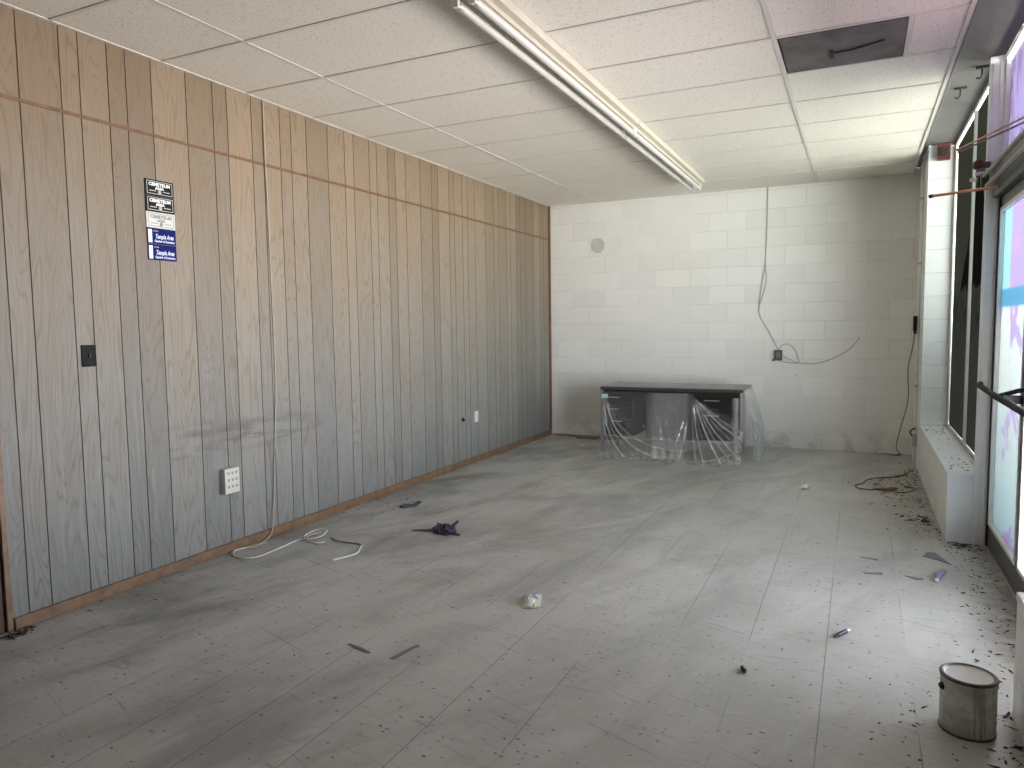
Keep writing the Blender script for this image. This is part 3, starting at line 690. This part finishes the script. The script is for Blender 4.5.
def drape():
    rr = random.Random(5)
    LS = [(5, .55), (11, .9), (17, .5), (23, 1.0), (30, .6), (38, .35)]
    RS = [(4, .5), (10, .8), (16, .45), (23, 1.0), (29, .6), (35, .8), (41, .5), (47, .9), (52, .6)]
    KS = [(-7, .5), (-15, .35), (-24, .25)]
    def strands(x, z, xa, za, L, r0, bend):
        dx, dz = x - xa, za - z; r = math.hypot(dx, dz)
        if dz <= .01 or r < r0: return 0
        th = math.degrees(math.atan2(dx, dz)) - bend * max(0, r - .35); v = 0
        for a, k in L: v += k * math.exp(-((th - a) * r / .55) ** 2)
        return min(1, v) * min(1, (r - r0) / .12)
    b = MB(); NU, NV = 260, 90; x0, x1 = DX0 + .03, 2.50
    zt = DZ - .045
    idx = {}
    def P(u, v):
        x = x0 + (x1 - x0) * u; z = zt * (1 - v)
        s = 1 - z / zt
        # at floor level the sheet lies out on the floor
        fl = .05 + .20 * s ** 2.2 + .03 * math.sin(u * 9) * s
        c1 = strands(x, z, 1.045, .66, LS, .05, 40); c2 = strands(x, z, 1.985, .645, RS, .02, 14); c3 = strands(x, z, 1.975, .66, KS, .22, 0)
        fl += .022 * c1 + .022 * c2 + .02 * c3
        fl += .010 * s * math.sin(x * 31 + 2 * math.sin(z * 9)) + .006 * s * math.sin(x * 77 + z * 20)
        y = DY0 - max(fl, .018)
        if z < .012:
            z = .006 + .012 * abs(math.sin(x * 43) * math.sin(x * 17 + 1))
        mid = max(0, min(1, (x - 1.52) / .10)) * max(0, min(1, (1.985 - x) / .05))
        CR.append(min(.8, .6 * max(c1, c2, c3) ** 1.5 + .24 * mid + .25 * max(0, s - .78) * 4.5 * abs(math.sin(x * 31 + z * 12))))
        return (x, y, max(z, .004))
    CR = []
    pts = [[P(i / NU, k / NV) for k in range(NV + 1)] for i in range(NU + 1)]
    vs = []; 
    for row in pts:
        vs += row
    L = NV + 1; fs = []
    for i in range(NU):
        for k in range(NV):
            x, _, z = pts[i][k]
            # bare upper corner of the right pedestal, ragged lower line
            if 1.995 < x < 2.47 and z > .64 - (x - 1.99) * .50 + .012 * math.sin(x * 60): continue
            fs.append((i*L+k, (i+1)*L+k, (i+1)*L+k+1, i*L+k+1))
    b.add(vs, fs, True)
    # hem lying on the floor in front
    vs = []; fs = []; n = 200; mrows = 8
    for i in range(n + 1):
        u = i / n; bx, by, _ = pts[round(u * NU)][NV]
        for k in range(mrows + 1):
            q = k / mrows; w_ = .05 + .09 * abs(math.sin(u * 13 + .6)) * (.5 + .5 * math.sin(u * 37))
            vs.append((bx + .012 * math.sin(u * 60 + k), by - q * max(w_, .03), .005 + .028 * abs(math.sin(u * 70 + k * 1.1) * math.sin(q * 3.14 + .4)) * (1 - .5 * q)))
    for i in range(n):
        for k in range(mrows): fs.append((i*(mrows+1)+k, (i+1)*(mrows+1)+k, (i+1)*(mrows+1)+k+1, i*(mrows+1)+k+1))
    b.add(vs, fs, True)
    # sheet over the top
    nx, ny = 60, 20; vs = []; fs = []
    for i in range(nx + 1):
        for k in range(ny + 1):
            x = DX0 - .002 + (DX1 + .006 - DX0) * i / nx; y_ = DY0 - .004 + (DY1 - DY0 + .008) * k / ny
            vs.append((x, y_, DZ + .004 + .004 * abs(math.sin(x * 23 + y_ * 31) * math.sin(y_ * 17 - x * 8))))
    for i in range(nx):
        for k in range(ny): fs.append((i*(ny+1)+k, (i+1)*(ny+1)+k, (i+1)*(ny+1)+k+1, i*(ny+1)+k+1))
    b.add(vs, fs, True)
    # right end: hangs off the end of the top and bulges out
    nv, nu = 50, 60; vs = []; fs = []
    for i in range(nu + 1):
        a = i / nu; y_ = DY0 - .01 + (DY1 - DY0 - .02) * a
        for k in range(nv + 1):
            s = k / nv; z = (DZ + .004) * (1 - s)
            out = .006 + .10 * math.sin(min(s * 1.9, 1.57)) + .03 * s + (.02 * math.sin(a * 21 + 2 * s) + .012 * math.sin(a * 47)) * min(1, s * 1.6)
            vs.append((DX1 + max(out, .004), y_ - .05 * s * (1 - a), max(z, .005)))
    for i in range(nu):
        for k in range(nv): fs.append((i*(nv+1)+k, (i+1)*(nv+1)+k, (i+1)*(nv+1)+k+1, i*(nv+1)+k+1))
    b.add(vs, fs, True)
    # left end flap
    vs = []; fs = []
    for i in range(31):
        a = i / 30; y_ = DY0 + .1 + .35 * a
        for k in range(21):
            s = k / 20; z = DZ - .02 - .26 * s * (1 - .3 * abs(a - .5)); out = .006 + .05 * math.sin(s * 2.6) * math.sin(a * 3.14)
            vs.append((DX0 - out, y_, z))
    for i in range(30):
        for k in range(20): fs.append((i*21+k, (i+1)*21+k, (i+1)*21+k+1, i*21+k+1))
    b.add(vs, fs, True)
    o = b.build('plastic_dust_sheet', M_plastic)
    at = o.data.attributes.new('crease', 'FLOAT', 'POINT'); n0 = (NU + 1) * (NV + 1)
    for i in range(len(o.data.vertices)): at.data[i].value = CR[i] if i < n0 else (.10 + .5 * random.random() ** 2 if i < n0 + 201 * 9 else .28 if i < n0 + 201 * 9 + 61 * 21 else .26)
    tag(o, 'clear plastic dust sheet draped over the black desk', 'plastic sheet')
    b = MB(); b.box((DX0 + .035, DY0 - .062, .60), (DX0 + .105, DY0 - .058, .645)); b.build('tape_label', M_teal, o)
drape()

# ------------------------------------------------------------------ paint can
cx, cy = 3.853, 2.018; R_ = .0825
t = thing('paint_can', 'gallon paint can with white lid on the floor by the door', 'paint can', (cx, cy, 0))
b = MB(); b.lathe([(R_ - .004, .006), (R_, .008), (R_, .182), (R_ - .003, .185)], (cx, cy, 0), 56); b.build('body', M_canside, t)
b = MB(); b.lathe([(R_ - .004, 0), (R_ + .002, .001), (R_ + .002, .008), (R_ - .002, .009)], (cx, cy, 0), 56); b.disc((cx, cy, .001), R_ - .004, 56); b.build('bottom_rim', M_bronze, t)
b = MB(); b.lathe([(R_ - .002, .183), (R_ + .003, .185), (R_ + .003, .191), (R_ - .003, .194), (R_ - .009, .193), (R_ - .011, .186)], (cx, cy, 0), 56); b.build('top_rim', M_bronze, t)
b = MB(); b.lathe([(R_ - .0105, .190), (R_ - .013, .187), (R_ - .018, .186), (0.0005, .186)], (cx, cy, 0), 56); b.build('lid', M_whitep, t)
for s, a in ((1, math.radians(200)), (1, math.radians(20))):
    dx, dy = math.cos(a), math.sin(a)
    b = MB(); b.tube([(cx + dx * R_, cy + dy * R_, .150), (cx + dx * (R_ + .010), cy + dy * (R_ + .010), .150)], [.014, .008], 12); b.build('handle_ear', M_black, t)

# ------------------------------------------------------------------ scraps on the floor
def sheet(nm, label, cat, cx, cy, w, h, ang, m, amp=.006, seed=1, z=.004, nx=8, ny=6, jag=.0, thick=.0008, group=None, curl=0):
    rr = random.Random(seed); vs = []; fs = []; ca, sa = math.cos(ang), math.sin(ang)
    for i in range(nx + 1):
        for k in range(ny + 1):
            u, v = (i / nx - .5) * w, (k / ny - .5) * h
            if i in (0, nx): u *= 1 - jag * rr.random()
            if k in (0, ny): v *= 1 - jag * rr.random()
            zz = z + amp * rr.random() + curl * (2 * i / nx - 1) ** 2
            vs.append((cx + u * ca - v * sa, cy + u * sa + v * ca, zz))
    for i in range(nx):
        for k in range(ny): fs.append((i*(ny+1)+k, (i+1)*(ny+1)+k, (i+1)*(ny+1)+k+1, i*(ny+1)+k+1))
    b = MB(); b.add(vs, fs, False); o = b.build(nm, m)
    md = o.modifiers.new('thickness', 'SOLIDIFY'); md.thickness = thick; md.offset = 1
    return tag(o, label, cat, group)
def poly_scrap(nm, label, cat, pts, m, z=.003, group=None, th=.002):
    b = MB(); n = len(pts)
    lo_ = [(x, y, .001) for x, y in pts]; hi_ = [(x, y, z + .004 * ((i * 37) % 5) / 5) for i, (x, y) in enumerate(pts)]
    b.add(lo_ + hi_, [tuple(range(n)), tuple(range(n, 2*n))] + [(i, (i+1) % n, n + (i+1) % n, n + i) for i in range(n)])
    return tag(b.build(nm, m), label, cat, group)

# shiny snack packet
t = thing('foil_packet', 'small shiny clear packet in the middle of floor', 'packet', (2.05, 2.46, 0))
def m_packet():
    m = NT('printed_foil'); c = m.coord()
    v = m.vor(c, 26); r = m.sep(v['Color'])
    col = m.mix(m.ss(r[0], .3, .6), (.70, .76, .82), (.16, .24, .30)); col = m.mix(m.ss(r[1], .6, .8), col, (.62, .58, .38))
    return m.fin(col, .25, .35)
rr = random.Random(11); nx, ny = 10, 10
def pk(u, v, z): return (2.05 + u * .066 - v * .062, 2.455 + v * .165 + u * .030, z)
b = MB(); vs = []; fs = []
for i in range(nx + 1):
    for k in range(ny + 1):
        u, v = i / nx - .5, k / ny - .5
        bul = max(0, 1 - (2*u)**2) * max(0, 1 - (2*v)**2)
        vs.append(pk(u, v, .004 + .024 * bul + .008 * rr.random() * (bul > 0)))
for i in range(nx):
    for k in range(ny): fs.append((i*(ny+1)+k, (i+1)*(ny+1)+k, (i+1)*(ny+1)+k+1, i*(ny+1)+k+1))
b.add(vs, fs, False); o = b.build('pouch', m_packet(), t); md = o.modifiers.new('thickness', 'SOLIDIFY'); md.thickness = .001
b = MB(); lo_ = [pk(.5, -.42, .002), pk(.68, -.2, .002), pk(.68, .5, .002), pk(.5, .5, .002), pk(-.4, .5, .002), pk(-.4, .56, .002), pk(.70, .57, .002)]
b.quad(lo_[0], lo_[1], lo_[2], lo_[3]); b.quad(lo_[4], lo_[3], lo_[6], lo_[5]); o = b.build('crimped_edge', M_paper, t); md = o.modifiers.new('thickness', 'SOLIDIFY'); md.thickness = .0015

# crumpled purple plastic
def crumple(nm, label, cat, cx, cy, rx, ry, rz, m, seed, tail=None):
    rr = random.Random(seed); bm = bmesh.new(); bmesh.ops.create_icosphere(bm, subdivisions=3, radius=1)
    for v in bm.verts:
        k = 1 + rr.uniform(-.35, .35); v.co = Vector((v.co.x * rx * k, v.co.y * ry * k, max(-.0, v.co.z * rz * (1 + rr.uniform(-.5, .7)) + rz * .35)))
    vs = [(v.co.x + cx, v.co.y + cy, v.co.z + .001) for v in bm.verts]; fs = [tuple(q.index for q in f.verts) for f in bm.faces]; bm.free()
    b = MB(); b.add(vs, fs, False)
    if tail:
        for a in tail: b.add([(p[0], p[1], p[2]) for p in a], [tuple(range(len(a)))])
    return tag(b.build(nm, m), label, cat)
crumple('crumpled_wrapper', 'dark purple crumpled plastic wrapper lying by itself on the floor', 'wrapper', 1.02, 3.34, .075, .06, .035, M_dkpurple, 4,
        tail=[[(.97, 3.33, .003), (.80, 3.27, .002), (.79, 3.30, .004), (.97, 3.38, .014)], [(1.05, 3.33, .01), (1.12, 3.36, .075), (1.09, 3.40, .08), (1.03, 3.38, .03)], [(1.05, 3.32, .004), (1.15, 3.29, .002), (1.15, 3.33, .004), (1.05, 3.36, .012)], [(.96, 3.36, .02), (.93, 3.38, .05), (.98, 3.40, .035)]])
poly_scrap('plastic_scrap', 'dark purple flat strip near the panelling behind the crumpled wrapper', 'scrap', [(.35, 3.79), (.40, 3.77), (.46, 3.86), (.425, 3.98), (.40, 3.97), (.41, 3.88), (.36, 3.85)], M_dkpurple, .012)
sheet('paper_scrap', 'white crumpled paper scrap on the floor toward the block wall', 'scrap', 3.12, 5.64, .06, .16, -.1, M_paper, .018, 3, .006, 5, 5, .3)
sheet('paper_scrap', 'tiny white paper scrap by the left base of the panelling corner', 'scrap', .07, 6.95, .05, .09, .2, M_paper, .01, 5, .004, 4, 4, .3)
sheet('paper_scrap', 'small white paper scrap just left of desk on the floor', 'scrap', .66, 6.98, .07, .10, .1, M_paper, .006, 6, .003, 4, 4, .3)
poly_scrap('purple_paper_scrap', 'flat grey-purple paper triangle near the door post', 'scrap', [(3.862, 4.01), (3.885, 4.10), (3.93, 4.10), (3.995, 3.90), (3.94, 3.96)], M_greyscrap, .004)
t = thing('purple_roll', 'small rolled purple paper in front of the door', 'scrap', (3.92, 3.62, 0))
b = MB(); b.tube([(3.895, 3.56, .015), (3.905, 3.62, .017), (3.94, 3.72, .015)], [.012, .017, .013], 12); b.build('roll', M_purple, t)
b = MB(); b.tube([(3.893, 3.553, .015), (3.895, 3.562, .015)], .0105, 12); b.build('white_end', M_paper, t)
poly_scrap('grey_paper_scrap', 'grey paper sliver beside the purple roll', 'scrap', [(3.745, 3.60), (3.80, 3.555), (3.835, 3.575), (3.80, 3.60)], M_greyscrap, .004)
poly_scrap('grey_paper_scrap', 'long thin grey strip left of the purple roll', 'scrap', [(3.545, 3.565), (3.64, 3.60), (3.64, 3.57), (3.56, 3.555)], M_greyscrap, .004)
poly_scrap('grey_paper_scrap', 'narrow grey strip farther from the can, left of the flat triangle', 'scrap', [(3.53, 3.86), (3.62, 3.84), (3.625, 3.825), (3.54, 3.845)], M_greyscrap, .004)
t = thing('pocket_lighter', 'small dark blue-black lighter lying on pale floor', 'lighter', (3.462, 2.66, 0))
b = MB(); b.tube([(3.442, 2.625, .010), (3.475, 2.685, .010)], .009, 10); b.build('body', M_dkpurple, t)
b = MB(); b.tube([(3.475, 2.685, .010), (3.484, 2.701, .010)], .0085, 10); b.build('metal_top', M_alum, t)
b = MB(); b.tube([(3.430, 2.600, .008), (3.443, 2.626, .010)], [.004, .008], 8); b.build('dark_tip', M_black, t)
t = thing('dead_beetle', 'small dark beetle-like speck on floor left of lighter', 'insect', (3.115, 2.135, 0))
b = MB(); b.tube([(3.10, 2.16, .006), (3.108, 2.145, .010), (3.12, 2.12, .010), (3.125, 2.11, .006)], [.002, .009, .009, .002], 10); b.build('shell', M_black, t)
b = MB(); b.tube([(3.112, 2.138, .0175), (3.120, 2.122, .0175)], .002, 6); b.build('highlight_stripe', M_paper, t)
for (pts, lb) in (([(1.515, 1.688), (1.575, 1.672), (1.66, 1.655), (1.655, 1.667), (1.58, 1.686), (1.52, 1.70)], 'dark flat strip on the near floor, the left one'),
                  ([(1.765, 1.655), (1.785, 1.650), (1.815, 1.80), (1.80, 1.81), (1.785, 1.75)], 'dark flat strip on the near floor, the right one')):
    poly_scrap('scuff_mark', lb, 'scrap', pts, M_cordg, .002, 'dark strips on the near floor')  # scuff marks on the floor, built as thin strips
# fallen base board at the back left corner
t = thing('fallen_board', 'broken brown wood strip lying at the foot of block wall', 'board', (.4, 7.5, 0))
b = MB(); b.box((.05, 7.60, .001), (.95, 7.655, .012), Matrix.Rotation(-.03, 3, 'Z')); b.box((.42, 7.46, .001), (.93, 7.58, .02), Matrix.Rotation(.05, 3, 'Z')); b.build('plank', M_brown, t, .002)
b = MB(); b.tube(smooth([(.60, 7.44, .006), (.70, 7.42, .03), (.86, 7.47, .03), (.90, 7.56, .02), (.80, 7.60, .025), (.66, 7.56, .022)]), .007, 6); b.build('splinter', M_brown, t)
# wire and leaves by the far knee wall
cord('floor_wire', 'thin brown wire looping over the floor beside the knee wall',
     [(3.97, 6.76, .008), (3.85, 6.42, .006), (3.70, 6.30, .006), (3.595, 6.18, .006), (3.55, 5.98, .006), (3.50, 5.90, .006), (3.52, 5.78, .006), (3.62, 5.76, .006), (3.70, 5.80, .01), (3.80, 5.72, .008), (3.90, 5.80, .006), (3.93, 5.94, .006), (3.86, 5.98, .006)], .0045, M_leaf)
rr = random.Random(21)
def leaf_pts(cx, cy, L, a):
    ca, sa = math.cos(a), math.sin(a); out = []
    for u, v in ((-.5, 0), (-.2, .22), (.15, .25), (.5, 0), (.15, -.22), (-.2, -.2)): out.append((cx + L*(u*ca - v*sa), cy + L*(u*sa + v*ca)))
    return out
for (x, y_, L, a, lb) in ((3.70, 5.79, .13, .1, 'brown dry leaf inside the wire loop, the left one'), (3.77, 5.84, .11, .7, 'brown dry leaf inside the wire loop, the right one')):
    poly_scrap('dry_leaf', lb, 'leaf', leaf_pts(x, y_, L, a), M_leaf, .014, 'dry leaves in the wire loop')

# dirt and flakes: nobody could count them
def flakes(label, regs, seed):
    rr = random.Random(seed); b = MB()
    for (n, fx) in regs:
        for _ in range(n):
            x, y_, L = fx(rr)
            if math.hypot(x - 3.853, y_ - 2.018) < .12 or (abs(x - 3.93) < .09 and abs(y_ - 4.0) < .13) or math.hypot(x - 3.92, y_ - 3.63) < .12: continue
            a = rr.uniform(0, 3.14); k = rr.randint(4, 6)
            e = rr.choice((1, 1, 1.6, 2.6, 4.0)); ca, sa = math.cos(a), math.sin(a); ps = []
            for q in range(k):
                u = e * L * rr.uniform(.5, 1) * math.cos(q * 6.283 / k); w_ = .6 * L * rr.uniform(.4, 1) * math.sin(q * 6.283 / k)
                ps.append((x + u * ca - w_ * sa, y_ + u * sa + w_ * ca, .0008 + rr.uniform(0, .3) * L))
            b.add(ps + [(x, y_, .002 + .5 * L)], [(i, (i+1) % k, k) for i in range(k)])
    b.v = [(min(v[0], 4.19), max(v[1], 1.2), v[2]) if v[0] > 1 else (max(v[0], .003), v[1], v[2]) for v in b.v]
    return tag(b.build('floor_dirt', M_dirt), label, 'dirt', kind='stuff')
flakes('black grit and flakes strewn on floor along knee wall and door', [
    (230, lambda r: (W - .01 - abs(r.gauss(0, .10)), r.uniform(4.4, 6.9), r.uniform(.0015, .009))),
    (230, lambda r: (4.19 - abs(r.gauss(0, .13)), r.uniform(2.3, 4.36), r.uniform(.0015, .009))),
    (110, lambda r: (min(3.95, r.gauss(3.8, .16)), r.gauss(6.1, .45), r.uniform(.003, .014))),
    (60, lambda r: (min(4.18, max(4.02, r.gauss(4.1, .05))), 4.385 - abs(r.gauss(0, .07)), r.uniform(.004, .014))),
    (70, lambda r: (W - .01 - abs(r.gauss(0, .05)), r.uniform(1.7, 2.2), r.uniform(.003, .012))),
    (25, lambda r: (min(3.99, r.gauss(3.93, .05)), r.gauss(4.9, .08), r.uniform(.006, .02))),
], 5)
flakes('sparse black specks scattered over the open floor and panelling base', [
    (120, lambda r: (r.uniform(.1, 3.9), r.uniform(1.4, 7.3), r.uniform(.0025, .006))),
    (90, lambda r: (.03 + abs(r.gauss(0, .04)), r.uniform(1.2, 7.3), r.uniform(.003, .008))),
    (60, lambda r: (r.uniform(1.2, 3.95), 7.645 - abs(r.gauss(0, .03)), r.uniform(.004, .012))),
    (26, lambda r: (r.gauss(3.68, .06), r.gauss(2.1, .16), r.uniform(.004, .008))),
    (22, lambda r: (.03 + abs(r.gauss(0, .03)), r.gauss(1.15, .05), r.uniform(.008, .02))),
    (30, lambda r: (r.gauss(.32, .06), r.gauss(4.1, .3), r.uniform(.003, .008))),
], 9)
rr = random.Random(8); b = MB()
for _ in range(60):
    x = rr.uniform(4.03, 4.19); y_ = rr.choice([rr.uniform(4.5, 5.0), rr.uniform(6.1, 6.66), rr.uniform(4.5, 6.6)]); L = rr.uniform(.003, .012); k = 5
    b.add([(x + L * math.cos(q * 6.283 / k), y_ + L * math.sin(q * 6.283 / k), .4355) for q in range(k)] + [(x, y_, .4355 + .4 * L)], [(i, (i+1) % k, k) for i in range(k)])
tag(b.build('sill_dirt', M_dirt), 'dark crumbs of dirt lying on the white window sill', 'dirt', kind='stuff')

# ------------------------------------------------------------------ daylight
wd = bpy.data.worlds.new('World'); bpy.context.scene.world = wd; wd.use_nodes = True
nt = wd.node_tree; bg = nt.nodes['Background']
# low sky over a sunlit car park: the pavement below the horizon throws most of the light up under the canopy
SKY, GROUND = 8.0, 50.0
tc = nt.nodes.new('ShaderNodeTexCoord'); sx = nt.nodes.new('ShaderNodeSeparateXYZ'); nt.links.new(tc.outputs['Generated'], sx.inputs[0])
mr = nt.nodes.new('ShaderNodeMapRange'); mr.interpolation_type = 'SMOOTHSTEP'
for i_, v_ in ((1, -.22), (2, .34), (3, GROUND), (4, SKY)): mr.inputs[i_].default_value = v_
nt.links.new(sx.outputs['Z'], mr.inputs[0]); m3 = nt.nodes.new('ShaderNodeMapRange'); m3.interpolation_type = 'SMOOTHSTEP'       # pavement close to the building lies in shade
for i_, v_ in ((1, -.80), (2, -.22), (3, .22), (4, 1)): m3.inputs[i_].default_value = v_
nt.links.new(sx.outputs['Z'], m3.inputs[0])
mm = nt.nodes.new('ShaderNodeMath'); mm.operation = 'MULTIPLY'; nt.links.new(mr.outputs[0], mm.inputs[0]); nt.links.new(m3.outputs[0], mm.inputs[1]); nt.links.new(mm.outputs[0], bg.inputs['Strength'])
mc = nt.nodes.new('ShaderNodeMix'); mc.data_type = 'RGBA'; m2 = nt.nodes.new('ShaderNodeMapRange')
m2.inputs[1].default_value = -.04; m2.inputs[2].default_value = .04; nt.links.new(sx.outputs['Z'], m2.inputs[0]); nt.links.new(m2.outputs[0], mc.inputs[0])
mc.inputs[6].default_value = (1, .955, .885, 1); mc.inputs[7].default_value = (.88, .95, 1, 1); nt.links.new(mc.outputs[2], bg.inputs['Color'])
def portal(y0, y1, z0, z1):
    l = bpy.data.lights.new('daylight_portal', 'AREA'); l.shape = 'RECTANGLE'; l.size = y1 - y0; l.size_y = z1 - z0; l.cycles.is_portal = True
    o = bpy.data.objects.new('daylight_portal', l); C.objects.link(o); o.location = (XD + .09, (y0 + y1) / 2, (z0 + z1) / 2)
    o.matrix_world = Matrix.Translation(o.location) @ Matrix(((0, 0, 1), (1, 0, 0), (0, 1, 0))).to_4x4()
portal(2.2, 3.44, 0.05, 2.88); portal(4.48, 6.66, .45, 2.88)
# ------------------------------------------------------------------ camera
f, yaw, pitch, roll, px, py, pz = 723.1, .4474, .08, -.0128, 3.495, -.7449, 1.3737
cyw, syw, cp, sp = math.cos(yaw), math.sin(yaw), math.cos(pitch), math.sin(pitch)
fw = Vector((-syw * cp, cyw * cp, -sp)); rt = Vector((cyw, syw, 0)); up = rt.cross(fw)
r2 = rt * math.cos(roll) + up * math.sin(roll); u2 = -rt * math.sin(roll) + up * math.cos(roll)
cam = bpy.data.cameras.new('camera'); co = bpy.data.objects.new('camera', cam); C.objects.link(co)
cam.sensor_width = 36; cam.lens = f / 1024 * 36; cam.clip_start = .05
m4 = Matrix((r2, u2, -fw)).transposed().to_4x4(); m4.translation = (px, py, pz); co.matrix_world = m4
sc = bpy.context.scene; sc.camera = co
sc.view_settings.view_transform = 'Standard'; sc.view_settings.look = 'None'; sc.view_settings.gamma = 1; sc.view_settings.use_curve_mapping = False
sc.view_settings.exposure = 0.74
sc.cycles.max_bounces = 14; sc.cycles.diffuse_bounces = 8; sc.cycles.transparent_max_bounces = 16; sc.cycles.use_denoising = True
sc.cycles.caustics_reflective = False; sc.cycles.caustics_refractive = False
sc.cycles.sample_clamp_indirect = 40
